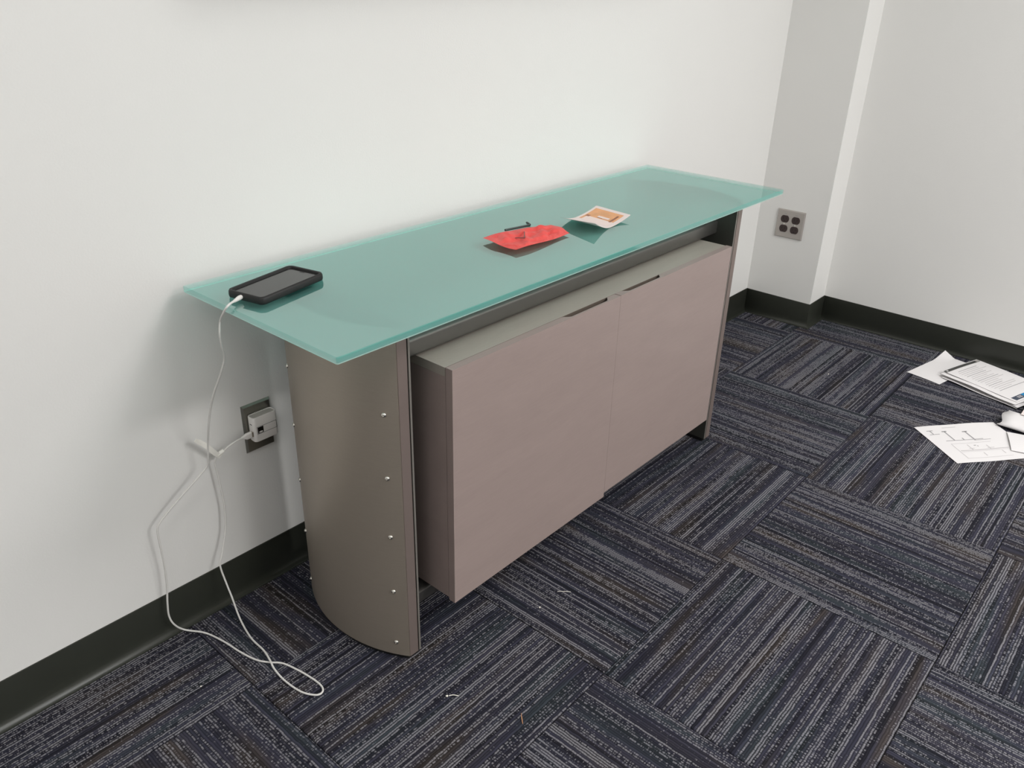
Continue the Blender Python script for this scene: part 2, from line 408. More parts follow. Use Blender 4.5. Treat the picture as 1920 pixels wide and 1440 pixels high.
ZT = H - TG - 0.0002
def arc_pts(mirror, off=0.0, y0=-0.445, y1=-0.085, n=24):
    R = 0.314 - off; cxx, cyy = 0.105 + 0.314, -0.275; out = []
    for k in range(n + 1):
        y = y0 + (y1 - y0) * k / n
        x = cxx - math.sqrt(R * R - (y - cyy) ** 2)
        out.append((L - x if mirror else x, y))
    return out
def make_end(mirror):
    S = (lambda x: L - x) if mirror else (lambda x: x)
    pe = empty('end_panel', (S(0.16), -0.27, 0), 'x', 'x'); del pe['label']; del pe['category']
    pe.parent = cz; pe.matrix_parent_inverse = world_of(cz).inverted()
    # curved sheet with folded front and rear flange
    oc = arc_pts(mirror); ic = arc_pts(mirror, 0.0025, -0.4425, -0.0875)
    poly = [(S(.1785), -.445)] + oc + [(S(.1785), -.085), (S(.1785), -.0875)] + ic[::-1] + [(S(.1785), -.4425)]
    bm = bmesh.new(); prism(bm, poly, 0.012, ZT)
    link('curved_cladding', bm, M['laminate'], pe, smooth=True, angle=30)
    bm = bmesh.new(); prism(bm, [(S(.1562), -.4463), (S(.1785), -.4463), (S(.1785), -.4451), (S(.1562), -.4451)], 0.012, ZT)
    link('front_flange', bm, M['flange'], pe)
    bm = bmesh.new(); prism(bm, [(S(.1787), -.4435), (S(.1817), -.4435), (S(.1817), -.087), (S(.1787), -.087)], 0.006, ZT)
    link('shadow_gap', bm, M['groove'], pe)
    bm = bmesh.new(); prism(bm, [(S(.1819), -.4446), (S(.1860), -.4446), (S(.1860), -.0845), (S(.1819), -.0845)], 0.012, ZT)
    link('inner_panel', bm, M['inner_dark'], pe)
    bm = bmesh.new(); prism(bm, [(S(.1819), -.4463), (S(.1860), -.4463), (S(.1860), -.4448), (S(.1819), -.4448)], 0.012, ZT)
    link('edge_trim', bm, M['steel_mid'], pe)
    # core that closes the top under the glass
    core = arc_pts(mirror, 0.0035, -0.441, -0.089)
    bm = bmesh.new(); prism(bm, core + [(S(.178), -.089), (S(.178), -.441)], 0.0125, ZT)
    link('panel_core', bm, M['rubber'], pe)
    bm = bmesh.new(); prism(bm, [(S(x if not mirror else L - x), y) for x, y in arc_pts(mirror, 0.006, -0.438, -0.092)] + [(S(.183), -.092), (S(.183), -.438)], 0.0, 0.0118)
    link('base_gasket', bm, M['rubber'], pe)
    # button head screws in two columns
    for y in (-0.421, -0.127):
        x = 0.419 - math.sqrt(0.314 ** 2 - (y + 0.275) ** 2)
        nrm = Vector((x - 0.419, y + 0.275, 0)).normalized()
        for k in range(6):
            z = 0.046 + 0.1355 * k
            bm = bmesh.new(); prof = [(0.0, .0036), (.0018, .0034), (.0034, .0028), (.0047, .0016), (.0053, 0.0), (.0053, -.0006)]
            a = nrm.cross(Vector((0, 0, 1))).normalized(); b = Vector((0, 0, 1)); c0 = Vector((x, y, z)); rr = []
            for r, h in prof[1:]: rr.append([bm.verts.new(c0 + nrm * h + a * r * math.cos(t * math.pi / 6) + b * r * math.sin(t * math.pi / 6)) for t in range(12)])
            for q in range(len(rr) - 1):
                for t in range(12): bm.faces.new((rr[q][t], rr[q][(t + 1) % 12], rr[q + 1][(t + 1) % 12], rr[q + 1][t]))
            ctr = [bm.verts.new(c0 + nrm * .0020 + a * .0016 * math.cos(t * math.pi / 6) + b * .0016 * math.sin(t * math.pi / 6)) for t in range(12)]
            for t in range(12): bm.faces.new((rr[0][t], rr[0][(t + 1) % 12], ctr[(t + 1) % 12], ctr[t]))
            bm.faces.new(ctr); bm.faces.new(rr[-1])
            if mirror:
                for v in bm.verts: v.co.x = L - v.co.x
            link('screw', bm, M['screw'], pe, smooth=True, angle=50)
make_end(False); make_end(True)

def rail(z0, z1, y0, y1):
    bm = bmesh.new()
    pts = rrect((y0 + y1) / 2, (z0 + z1) / 2, y1 - y0, z1 - z0, 0.007, 4)
    a = [bm.verts.new((0.1862, p[0], p[1])) for p in pts]; b = [bm.verts.new((L - 0.1862, p[0], p[1])) for p in pts]; n = len(pts)
    bm.faces.new(a[::-1]); bm.faces.new(b)
    for i in range(n): bm.faces.new((a[i], a[(i + 1) % n], b[(i + 1) % n], b[i]))
    link('support_rail', bm, M['steel_dark'], cz, smooth=True, angle=50)
rail(0.659, 0.697, -0.392, -0.342)
rail(0.066, 0.102, -0.390, -0.340)
rail(0.659, 0.697, -0.150, -0.100)
rail(0.066, 0.102, -0.150, -0.100)

# hanging cabinet
CX0, CX1 = 0.2573, 1.3180; CT, CB = 0.6551, 0.1165; CF, CBK = -0.4605, -0.125
link('cabinet_top', bx(CX0, CX1, CF + .0008, CBK, CT - .0185, CT), M['wood_top'], cz, bevel=0.0006)
link('front_strip', bx(CX0 + .001, CX1 - .001, CF, CF + .0007, CT - .0185, CT - .0004), M['band'], cz)  # thin darker strip along the front edge of the cabinet top
link('cabinet_bottom', bx(CX0, CX1, CF, CBK, CB, CB + .0185), M['wood'], cz, bevel=0.0006)
link('cabinet_side', bx(CX0, CX0 + .018, CF, CBK, CB + .0187, CT - .0187), M['wood'], cz, bevel=0.0004)
link('cabinet_side', bx(CX1 - .018, CX1, CF, CBK, CB + .0187, CT - .0187), M['wood'], cz, bevel=0.0004)
link('cabinet_back', bx(CX0 + .018, CX1 - .018, CBK - .012, CBK, CB + .0187, CT - .0187), M['wood'], cz)
for px in (0.4, 1.175):   # hangers that carry the box on the rails
    link('hanger_bracket', bx(px - .02, px + .02, -0.380, -0.350, 0.1021, CB - .0002), M['steel_dark'], cz)
    link('hanger_bracket', bx(px - .02, px + .02, -0.380, -0.350, CT + .0002, 0.6588), M['steel_dark'], cz)

def door(x0, x1, zb, zt, s0, s1):
    yf, yr = -0.4790, -0.4618; zc = zt - 0.026; bm = bmesh.new()
    # scooped finger pull cut into the rear of the top edge
    dy = 0.0125
    top = [(x0, yf), (x1, yf), (x1, yr)]
    sc = [(s1, yr), (s1 - .004, yr - dy * .25), (s1 - .012, yr - dy * .8), (s1 - .018, yr - dy), (s0 + .018, yr - dy), (s0 + .012, yr - dy * .8), (s0 + .004, yr - dy * .25), (s0, yr)]
    top += sc + [(x0, yr)]
    a = [bm.verts.new((p[0], p[1], zc)) for p in top]; b = [bm.verts.new((p[0], p[1], zt)) for p in top]; n = len(top)
    bm.faces.new(b)
    for i in range(n): bm.faces.new((a[i], a[(i + 1) % n], b[(i + 1) % n], b[i]))
    # scoop floor
    bm.faces.new([a[i] for i in range(3, 3 + len(sc))][::-1])
    # lower body
    c = [bm.verts.new((p[0], p[1], zb)) for p in ((x0, yf), (x1, yf), (x1, yr), (x0, yr))]
    bm.faces.new(c[::-1])
    bm.faces.new((a[0], c[0], c[1], a[1])); bm.faces.new((a[1], c[1], c[2], a[2]))
    bm.faces.new([a[2], c[2], c[3], a[n - 1]] + [a[i] for i in range(n - 2, 2, -1)])
    bm.faces.new((a[n - 1], c[3], c[0], a[0]))
    return link('door', bm, M['wood'], cz)
door(CX0 - .0003, 0.7937, 0.1105, CT + .0005, 0.600, 0.764)
door(0.7942, CX1 + .0003, 0.1230, CT + .0015, 0.818, 0.980)

# unseen unit of assumed form, added above the credenza to cast a wall shadow
wu = empty('shadow_unit', (0.80, 0, 1.29), 'shallow grey wall unit, unseen, added above the credenza to cast a soft shadow on the wall', 'wall unit')
link('shadow_unit_body', bx(0.05, 1.50, -0.058, -0.0005, 1.310, 1.66), M['wood'], wu, bevel=.001)
link('shadow_unit_door', bx(0.05, 0.7745, -0.076, -0.0585, 1.305, 1.665), M['wood'], wu, bevel=.001)
link('shadow_unit_door', bx(0.7755, 1.50, -0.076, -0.0585, 1.305, 1.665), M['wood'], wu, bevel=.001)

# ------------------------------------------------------------ phone on the glass
pz = H + 0.0003
phone = empty('phone', (0.115, -0.166, pz), 'black smartphone in a thick rugged case lying on the left end of the glass top', 'phone')
PA = Matrix.Translation((0.115, -0.166, pz)) @ Matrix.Rotation(math.radians(12.5), 4, 'Z')
def place(bm): bmesh.ops.transform(bm, matrix=PA, verts=bm.verts); return bm
bm = bmesh.new()
prof = [(-.0035, 0), (-.0008, .0015), (0, .005), (-.0004, .0115), (-.0018, .0142), (-.0042, .0148), (-.0068, .0138), (-.0080, .0100)]
rings = []
for ins, z in prof:
    rings.append([bm.verts.new((x, y, z)) for x, y in rrect(0, 0, .167 + 2 * ins, .089 + 2 * ins, max(.013 + ins, .004), 6)])
n = len(rings[0]); bm.faces.new(rings[0][::-1]); bm.faces.new(rings[-1])
for q in range(len(rings) - 1):
    for s in range(n): bm.faces.new((rings[q][s], rings[q][(s + 1) % n], rings[q + 1][(s + 1) % n], rings[q + 1][s]))
# lower lip over the charging port
for v in bm.verts:
    if v.co.x < -.072 and abs(v.co.y) < .022 and v.co.z > .006: v.co.z = min(v.co.z, .0088); 
link('case', place(bm), M['case'], phone, smooth=True, angle=50)
bm = bmesh.new(); prism(bm, rrect(0.0008, 0, .1495, .0725, .009, 6), .0085, .0108)
link('screen', place(bm), M['screen'], phone)
link('bezel_edge', place(bx(-.0772, -.0750, -.026, .026, .0072, .0104)), M['bezel'], phone)
bm = bmesh.new(); prism(bm, rrect(.068, 0, .0016, .012, .0007, 2), .01085, .0110)
link('speaker_slot', place(bm), M['slot'], phone)

# ------------------------------------------------------------ charging cable
cable = empty('charging_cable', (-0.05, -0.2, 0), 'white charging cable hanging from the phone to the carpet and back up to the charger', 'cable')
PTS = [(0.022, -0.1830, 0.777), (0.0045, -0.1925, 0.7785), (-0.0085, -0.1990, 0.7765), (-0.0115, -0.190, 0.764), (-0.0093, -0.17, 0.7417), (-0.0138, -0.17, 0.7196), (-0.0109, -0.165, 0.6912), (-0.0039, -0.155, 0.6625), (-0.0076, -0.14, 0.6284), (-0.0155, -0.12, 0.5854), (-0.0179, -0.1, 0.5447), (-0.0184, -0.08, 0.4959), (-0.0151, -0.06, 0.45), (-0.0159, -0.05, 0.4085), (-0.0183, -0.045, 0.3896), (-0.0323, -0.04, 0.3734), (-0.0706, -0.035, 0.3445), (-0.1074, -0.03, 0.3153), (-0.1264, -0.028, 0.2982), (-0.1337, -0.027, 0.2858), (-0.1352, -0.027, 0.2654), (-0.1346, -0.026, 0.2281), (-0.1342, -0.024, 0.1855), (-0.1371, -0.022, 0.1367), (-0.143, -0.022, 0.0971), (-0.1456, -0.022, 0.0621), (-0.140, -0.026, 0.0369), (-0.1225, -0.029, 0.0120), (-0.0936, -0.0615, 0.0035), (-0.08, -0.1137, 0.0028), (-0.0732, -0.1645, 0.0028), (-0.0631, -0.2088, 0.0028), (-0.0484, -0.2358, 0.0032), (-0.0313, -0.2581, 0.0028), (-0.0205, -0.2987, 0.0028), (-0.0139, -0.3439, 0.0028), (-0.0147, -0.3698, 0.0028), (-0.0231, -0.381, 0.0028), (-0.0358, -0.3771, 0.0028), (-0.0503, -0.3493, 0.0028), (-0.0557, -0.3025, 0.003), (-0.0539, -0.263, 0.0065), (-0.0466, -0.2350, 0.0088), (-0.0387, -0.1998, 0.006), (-0.035, -0.1455, 0.004), (-0.0221, -0.085, 0.0102), (-0.0199, -0.06, 0.0548), (-0.0196, -0.045, 0.0835), (-0.0199, -0.03, 0.1244), (-0.0126, -0.027, 0.1434), (0.0019, -0.022, 0.176), (0.0125, -0.02, 0.2122), (0.017, -0.02, 0.2592), (0.0156, -0.02, 0.3081), (0.0132, -0.02, 0.3495), (0.0119, -0.02, 0.3726), (0.0162, -0.022, 0.3846), (0.0266, -0.025, 0.3916), (0.0441, -0.03, 0.4042), (0.0662, -0.03, 0.4089), (0.0780, -0.0285, 0.4072)]
bm = bmesh.new(); tube(bm, catmull(PTS, 6), 0.0020, 8)
link('cord', bm, M['cord'], cable, smooth=True, angle=80)
bm = bmesh.new(); tube(bm, [(0.0105, -0.1885, 0.7776), (0.018, -0.1845, .7776), (0.024, -0.1815, .7778), (0.0285, -0.1797, .7780), (0.0325, -.1786, .7782)], [.0024, .0033, .0040, .0042, .0038], 12)
link('phone_plug', bm, M['white_plastic'], cable, smooth=True, angle=50)
bm = bmesh.new()
rings = []
for x, hw, ht, z in ((.0750, .0022, .0022, .4068), (.0820, .0032, .0040, .4064), (.0875, .0040, .0068, .4062), (.0990, .0042, .0070, .4062)):
    rings.append([bm.verts.new((x, -.0255 + a, z + b)) for a, b in rrect(0, 0, 2 * hw, 2 * ht, min(hw, ht) * .6, 3)])
n = len(rings[0]); bm.faces.new(rings[0][::-1]); bm.faces.new(rings[-1])
for q in range(3):
    for s in range(n): bm.faces.new((rings[q][s], rings[q][(s + 1) % n], rings[q + 1][(s + 1) % n], rings[q + 1][s]))
link('charger_plug', bm, M['white_plastic'], cable, smooth=True, angle=50)
link('plug_shell', bx(.0990, .1035, -.0285, -.0225, .4005, .4120), M['screw'], cable)
# fabric cable tie gathered round the cord, tail pointing up to the left
bm = bmesh.new(); c0 = Vector((-0.0262, -0.030, 0.4480)); c1 = Vector((0.0268, -0.0235, 0.3835)); ax = (c1 - c0); dn = ax.normalized()
wv = Vector((0.70, 0, 0.62)).normalized() * 0.0052; nv = Vector((0, -1, 0)) * 0.0007; L0 = []
for k in range(9):
    q = k / 8; c = c0 + ax * q + Vector((0, -0.0045 * math.sin(q * math.pi), 0)) + Vector((.0015 * math.sin(q * 5), 0, .0012 * math.sin(q * 7)))
    s = 1.0 if k > 0 else .7
    L0.append([bm.verts.new(c + wv * a * s + nv * b) for a, b in ((-1, -1), (1, -1), (1, 1), (-1, 1))])
for k in range(8):
    for s in range(4): bm.faces.new((L0[k][s], L0[k][(s + 1) % 4], L0[k + 1][(s + 1) % 4], L0[k + 1][s]))
bm.faces.new(L0[0][::-1]); bm.faces.new(L0[-1])
link('cable_tie', bm, M['strap'], cable)
bm = bmesh.new(); tube(bm, [(0.0190, -.0230, .3900), (0.0262, -.0240, .3935), (.0325, -.0262, .3965)], .0040, 10)
link('cable_tie_wrap', bm, M['strap'], cable, smooth=True)

# ------------------------------------------------------------ left wall outlet and charger
wo = empty('wall_outlet', (0.1317, 0, 0.35), 'single steel wall outlet on the back wall beneath the left end of the glass top', 'outlet')
def plate(bm, origin, ex, ey, w_, h_, d):   # bevelled plate: ex along width, ey normal to the wall
    ez = Vector((0, 0, 1)); o = Vector(origin); ex = Vector(ex); ey = Vector(ey); rr = []
    for ins, q in ((0, 0), (0, d * .25), (.0035, d)):
        rr.append([bm.verts.new(o + ex * a + ez * b + ey * q) for a, b in ((ins, ins), (w_ - ins, ins), (w_ - ins, h_ - ins), (ins, h_ - ins))])
    bm.faces.new(rr[0][::-1]); bm.faces.new(rr[-1])
    for q in range(2):
        for s in range(4): bm.faces.new((rr[q][s], rr[q][(s + 1) % 4], rr[q + 1][(s + 1) % 4], rr[q + 1][s]))
bm = bmesh.new(); plate(bm, (0.0968, -0.0001, 0.3502), (1, 0, 0), (0, -1, 0), .0698, .1143, .0062)
link('cover_plate', bm, M['dark_plate'], wo)
def recept(center, ex, ey, parent, d0, d1, slots=True):
    c = Vector(center); ex = Vector(ex); ey = Vector(ey); ez = Vector((0, 0, 1)); bm = bmesh.new()
    pts = []
    for k in range(28):
        a = 2 * math.pi * k / 28; x = .0172 * math.cos(a); z = max(-.0143, min(.0143, .0172 * math.sin(a))); pts.append((x, z))
    A0 = [bm.verts.new(c + ex * x + ez * z + ey * d0) for x, z in pts]; B0 = [bm.verts.new(c + ex * x + ez * z + ey * d1) for x, z in pts]
    bm.faces.new(A0[::-1]); bm.faces.new(B0)
    for k in range(28): bm.faces.new((A0[k], A0[(k + 1) % 28], B0[(k + 1) % 28], B0[k]))
    r = link('receptacle', bm, M['receptacle'], parent)
    if slots:
        for sx, hh in ((-.0063, .0044), (.0063, .0036)):
            bm = bmesh.new(); vs = box(bm, -.0011, .0011, 0, .0004, -hh, hh)
            for v in bm.verts: v.co = c + ex * (v.co.x + sx) + ez * (v.co.z + .0025) + ey * (d1 + v.co.y)
            link('slot', bm, M['slot'], r)
        bm = bmesh.new(); prism(bm, [(.0024 * math.cos(t), .0024 * math.sin(t)) for t in [k * math.pi / 4 for k in range(8)]], 0, .0004)
        for v in bm.verts: v.co = c + ex * v.co.x + ez * (v.co.y - .0075) + ey * (d1 + v.co.z)
        link('ground_hole', bm, M['slot'], r)
    return r
recept((0.1317, -0.0001, 0.3878), (1, 0, 0), (0, -1, 0), wo, .0060, .0078)
recept((0.1317, -0.0001, 0.4268), (1, 0, 0), (0, -1, 0), wo, .0060, .0078, False)

ch = empty('charger', (0.1337, -0.02, 0.385), 'white square wall charger with a small black window plugged into the steel outlet', 'charger')
bm = bmesh.new(); rings = []
for ins, z in ((.0030, .3848), (.0008, .3860), (0, .3885), (0, .4425), (.0006, .4440), (.0020, .4442), (.0026, .4426)):
    rings.append([bm.verts.new((x, y, z)) for x, y in rrect(.1335, -.0203, .0590 - 2 * ins, .0242 - 2 * ins, .0065, 5)])
n = len(rings[0]); bm.faces.new(rings[0][::-1]); bm.faces.new(rings[-1])
for q in range(len(rings) - 1):
    for s in range(n): bm.faces.new((rings[q][s], rings[q][(s + 1) % n], rings[q + 1][(s + 1) % n], rings[q + 1][s]))
link('charger_body', bm, M['white_plastic'], ch, smooth=True, angle=35)
bm = bmesh.new(); prism(bm, rrect(.1335, -.0203, .0535, .0186, .0050, 5), .4424, .4430)
link('top_inset', bm, M['grey_plastic'], ch)
for gx in (.1255, .1420):
    link('top_notch', bx(gx - .0016, gx + .0016, -.0106, -.0080, .4440, .4446), M['grey_plastic'], ch)
def frame_strip(bm, x0, x1, z0, z1, t_, y):
    for a in ((x0, x1, z0, z0 + t_), (x0, x1, z1 - t_, z1), (x0, x0 + t_, z0 + t_, z1 - t_), (x1 - t_, x1, z0 + t_, z1 - t_)):
        box(bm, a[0], a[1], y - .0003, y, a[2], a[3])
bm = bmesh.new(); frame_strip(bm, .1108, .1592, .4040, .4216, .0006, -.03241)
link('label_outline', bm, M['slot'], ch)
link('black_window', bx(.1124, .1262, -.0328, -.0324, .4055, .4200), M['black_gloss'], ch)
bm = bmesh.new(); prism(bm, [(.0050 * math.cos(t), .0018 * math.sin(t)) for t in [k * math.pi / 6 for k in range(12)]], 0, .0003)
for v in bm.verts: v.co = Vector((.1193 + v.co.x, -.0328 - v.co.z, .4085 + v.co.y))
link('window_highlight', bm, M['white_plastic'], ch)
link('side_slot', bx(.1038, .1042, -.0255, -.0180, .4262, .4278), M['slot'], ch)

# ------------------------------------------------------------ double outlet on the corner column
w2 = empty('wall_outlet', (X1, -0.14, 0.354), 'square double outlet plate with four dark receptacles on the corner column at right', 'outlet')
oy = -0.0824
bm = bmesh.new(); plate(bm, (X1 - .0001, oy, 0.3544), (0, -1, 0), (-1, 0, 0), .1159, .1143, .0062)
link('cover_plate', bm, M['bright_plate'], w2)
for cy in (oy - .0349, oy - .0810):
    for czz in (.3544 + .0375, .3544 + .0768):
        recept((X1 - .0001, cy, czz), (0, -1, 0), (-1, 0, 0), w2, .0060, .0080)
    bm = bmesh.new(); prism(bm, [(.0030 * math.cos(t), .0030 * math.sin(t)) for t in [k * math.pi / 5 for k in range(10)]], 0, .0012)
    for v in bm.verts: v.co = Vector((X1 - .0062 - v.co.z, cy + v.co.x, .3544 + .05715 + v.co.y))
    link('screw', bm, M['screw'], w2)
    link('printed_mark', bx(X1 - .0066, X1 - .0061, cy - .005, cy + .005, .3544 + .0968, .3544 + .0985), M['ink_mid'], w2)

# ------------------------------------------------------------ red bag, allen keys, leaflet on the glass
zt = H + .0006
def bag_f(top):
    # outline corners: left, near, right near, right far, far left
    P00 = Vector((0.5990, -0.2330)); P01 = Vector((0.5860, -0.3420)); P10 = Vector((0.8000, -0.2640)); P11 = Vector((0.7830, -0.3370))
    def f(u, v):
        # u along length, v across; sides bow slightly
        a = P00.lerp(P10, u); b = P01.lerp(P11, u); p = a.lerp(b, v)
        p = p + Vector((0, (0.012 * math.sin(u * math.pi) + .009 * max(0, 1 - abs(u - .72) * 4)) * (1 - v))) + Vector((0, -.004 * math.sin(u * math.pi) * v))
        p = p + Vector((-0.004 * math.sin(v * math.pi) * (1 - u) + .006 * math.sin(v * 5) * u, 0))
        e = min(1, min(u, 1 - u) * 7) * min(1, min(v, 1 - v) * 5)
        rim = .0050 + .0022 * math.sin(u * 5.5 + 1.0) + .0016 * math.sin(v * 6 + u * 4) + .002 * (1 - u) * (v if v > .5 else .5)
        rim = max(rim, .0018)
        cr = .0009 * math.sin(23 * u + 9 * v) + .0010 * math.sin(14 * u - 17 * v + 1) + .0006 * math.sin(41 * u + 13 * v * v) + .0007 * math.sin(31 * v - 8 * u)
        if top: z = rim + e * (.0044 + cr * 2.4)
        else: z = rim - e * (rim - .0004)
        return (p.x, p.y, zt + z)
    return f
bm = bmesh.new(); NU, NV = 44, 22; ft, fbm = bag_f(True), bag_f(False)
T = [[bm.verts.new(ft(i / NU, j / NV)) for j in range(NV + 1)] for i in range(NU + 1)]
B = [[(T[i][j] if i in (0, NU) or j in (0, NV) else bm.verts.new(fbm(i / NU, j / NV))) for j in range(NV + 1)] for i in range(NU + 1)]
for i in range(NU):
    for j in range(NV):
        bm.faces.new((T[i][j], T[i + 1][j], T[i + 1][j + 1], T[i][j + 1]))
        q = (B[i][j], B[i][j + 1], B[i + 1][j + 1], B[i + 1][j]); bm.faces.new(q)
t = NT('red_film'); p = t.n('ShaderNodeBsdfPrincipled', i_Roughness=0.42); p.inputs['Base Color'].default_value = srgb(244, 84, 80)
p.inputs['Specular IOR Level'].default_value = 0.6
tc = t.n('ShaderNodeTexCoord'); vo = t.n('ShaderNodeTexNoise', i_Scale=42.0, i_Detail=3.0, i_Distortion=1.2); t.l(tc.outputs['Object'], vo.inputs['Vector'])
t.l(t.mix(vo.outputs[0], srgb(246, 80, 76), srgb(255, 118, 112)), p.inputs['Base Color'])
bp = t.n('ShaderNodeBump', i_Strength=0.9, i_Distance=0.005); t.l(vo.outputs[0], bp.inputs['Height']); t.l(bp.outputs[0], p.inputs['Normal'])
tl = t.n('ShaderNodeBsdfTranslucent'); tl.inputs[0].default_value = srgb(255, 90, 84); mx = t.n('ShaderNodeMixShader'); mx.inputs[0].default_value = .28
t.l(p.outputs[0], mx.inputs[1]); t.l(tl.outputs[0], mx.inputs[2]); t.l(mx.outputs[0], t.out.inputs[0]); M['red'] = t.m
tag(link('plastic_bag', bm, M['red'], smooth=True, angle=60), 'crumpled flat red plastic pouch lying in the middle of the glass top', 'bag')

def hexkey(name, pts, r, mat, label, group=None):
    bm = bmesh.new(); tube(bm, pts, r, 6)
    return tag(link(name, bm, mat), label, 'hex key')
rk = .0026
a = Vector((0.6945, -0.2140, zt + rk)); b = Vector((0.7700, -0.2275, zt + rk)); e = Vector((0.7785, -0.2080, zt + rk))
cv = [a]
d1 = (b - a).normalized(); d2 = (e - b).normalized()
for k in range(7):
    q = k / 6; p0 = b - d1 * .006; p2 = b + d2 * .006; cv.append(p0 * (1 - q) ** 2 + b * 2 * q * (1 - q) + p2 * q * q)
cv.append(e)
hexkey('hex_key', cv, rk, M['hex_steel'], 'large black hex key lying on the glass just behind the red pouch')
zz = zt + .0140; rs = .0011
a = Vector((0.6365, -0.2955, zz)); b = Vector((0.6500, -0.3110, zz + .0002)); e = Vector((0.6855, -0.2795, zz + .0004))
d1 = (b - a).normalized(); d2 = (e - b).normalized(); cv = [a]
for k in range(6):
    q = k / 5; p0 = b - d1 * .003; p2 = b + d2 * .003; cv.append(p0 * (1 - q) ** 2 + b * 2 * q * (1 - q) + p2 * q * q)
cv.append(e)
hexkey('hex_key', cv, rs, M['hex_small'], 'small thin hex key resting on top of the red pouch')

# leaflet: curled sheet, valley on the glass, left part standing up, right part lifting
def prof_s(q):   # q 0..1 left to right -> (x along, height)
    if q < .42:
        k = (.42 - q) / .42; return (-.066 * k, .022 * k ** 1.6)
    k = (q - .42) / .58; return (.094 * k, .0115 * k ** 1.8)
def leaf(u, v):   # v 0 near edge, 1 far edge
    s, h = prof_s(u); hs = 1.0 if u > .42 else (1.06 - .45 * v)
    y = -0.368 + v * 0.112; x = 0.893 + v * 0.012 + s
    return (x, y + s * .06, zt + .0002 + h * hs)
lf = empty('leaflet', (0.89, -0.31, zt), 'curled instruction leaflet with an orange photo on the glass right of the red pouch', 'leaflet')
bm = bmesh.new(); sheet(bm, leaf, 28, 6, .0003)
link('leaflet_sheet', bm, M['paper_warm'], lf, smooth=True, angle=50)
def leaf_patch(name, u0, u1, v0, v1, col, poly=None, lift=.00035):
    bm = bmesh.new()
    def f(a, b):
        p = leaf(u0 + (u1 - u0) * a, v0 + (v1 - v0) * b); return (p[0], p[1], p[2] + lift)
    sheet(bm, f, 12, 3, .00008)
    return link(name, bm, col, lf, smooth=True, angle=50)
M['pic_orange'] = plain('photo_orange', srgb(222, 164, 116), 0.5, noise=0.25, nscale=35)
M['pic_brown'] = plain('photo_brown', srgb(150, 98, 72), 0.5, noise=0.3, nscale=60)
M['pic_pale'] = plain('photo_pale', srgb(232, 214, 208), 0.5, noise=0.03)
leaf_patch('photo_print', .46, .93, .12, .93, M['pic_orange'])
leaf_patch('photo_light_area', .43, .62, .12, .86, M['pic_pale'], lift=.0005)
leaf_patch('photo_dark_line', .60, .86, .18, .24, M['pic_brown'], lift=.0005)
leaf_patch('photo_dark_line', .645, .70, .46, .60, M['pic_brown'], lift=.0006)
leaf_patch('photo_dark_line', .60, .66, .80, .90, M['pic_brown'], lift=.0006)
leaf_patch('photo_figure', .66, .72, .30, .62, M['pic_pale'], lift=.0007)

# ------------------------------------------------------------ papers on the floor at right
def flat_frame(ox, oy_, ang):
    e1 = Vector((math.cos(math.radians(ang)), math.sin(math.radians(ang)))); e2 = Vector((e1.y, -e1.x))
    return Vector((ox, oy_)), e1, e2      # e2 points "down the page"
def paper_fn(fr, w_, h_, zf):
    o, e1, e2 = fr
    def f(u, v):
        p = o + e1 * (u * w_) + e2 * (v * h_); return (p.x, p.y, zf(u, v))
    return f
def paper(name, fr, w_, h_, zf, mat, parent=None, th=.0003, nu=20, nv=20):
    bm = bmesh.new(); sheet(bm, paper_fn(fr, w_, h_, zf), nu, nv, th); return link(name, bm, mat, parent, smooth=True, angle=50)
def mark(name, fr, w_, h_, zf, u0, u1, v0, v1, mat, parent, lift=.00060):
    f = paper_fn(fr, w_, h_, zf); bm = bmesh.new()
    n1 = max(1, math.ceil((u1 - u0) * 14)); n2 = max(1, math.ceil((v1 - v0) * 14))
    sheet(bm, lambda a, b: (lambda p: (p[0], p[1], p[2] + lift))(f(u0 + (u1 - u0) * a, v0 + (v1 - v0) * b)), n1, n2, .00006)
    return link(name, bm, mat, parent, smooth=True)
# blank sheet, right side curled against the base
f0 = flat_frame(2.376, -0.746, -12.0)
z0 = lambda u, v: .0012 + .05 * max(0, u - .70) ** 1.3 * 2.0 * max(0, 1 - v * 3) + .001 * math.sin(v * 3)
tag(paper('paper_sheet', f0, .268, .125, z0, M['paper']), 'blank white sheet on the carpet, the one reaching furthest toward the corner', 'paper')
# underlying sheets of the stack
specs = [(-.030, -.004, -17.0, .0080, 'lowest'), (-.018, -.010, -19.5, .0115, 'middle'), (-.022, .003, -18.0, .0150, 'upper')]
for k, (dx, dy, an, zb, wd) in enumerate(specs):
    fr = flat_frame(2.440 + dx, -0.853 + dy, an)
    zf = (lambda zb, k: (lambda u, v: zb - .004 * (1 - u) ** 2 * (2 - k) * .4 + .0012 * math.sin(v * 9 + k * 2) + .0008 * math.sin(u * 7 + k)))(zb, k)
    tag(paper('paper_sheet', fr, .2159, .2794, zf, M['paper']), 'plain %s sheet of the loose paper stack beneath the printed page by the baseboard' % wd, 'paper')
pr = empty('printed_page', (2.45, -0.98, .0), 'printed page with black header bar and blue footer bar topping the paper stack', 'paper')
f1 = flat_frame(2.441, -0.849, -17.5)
z1 = lambda u, v: .0172 + .0012 * math.sin(u * 4) + .0008 * math.sin(v * 5)
paper('page', f1, .2159, .2794, z1, M['paper'], pr)
mark('header_bar', f1, .2159, .2794, z1, .00, .985, .012, .062, M['ink_dark'], pr)
mark('header_mark', f1, .2159, .2794, z1, .05, .085, .025, .048, M['paper'], pr, .00075)
mark('header_mark', f1, .2159, .2794, z1, .90, .97, .018, .055, M['grey_plastic'], pr, .00075)
random.seed(11)
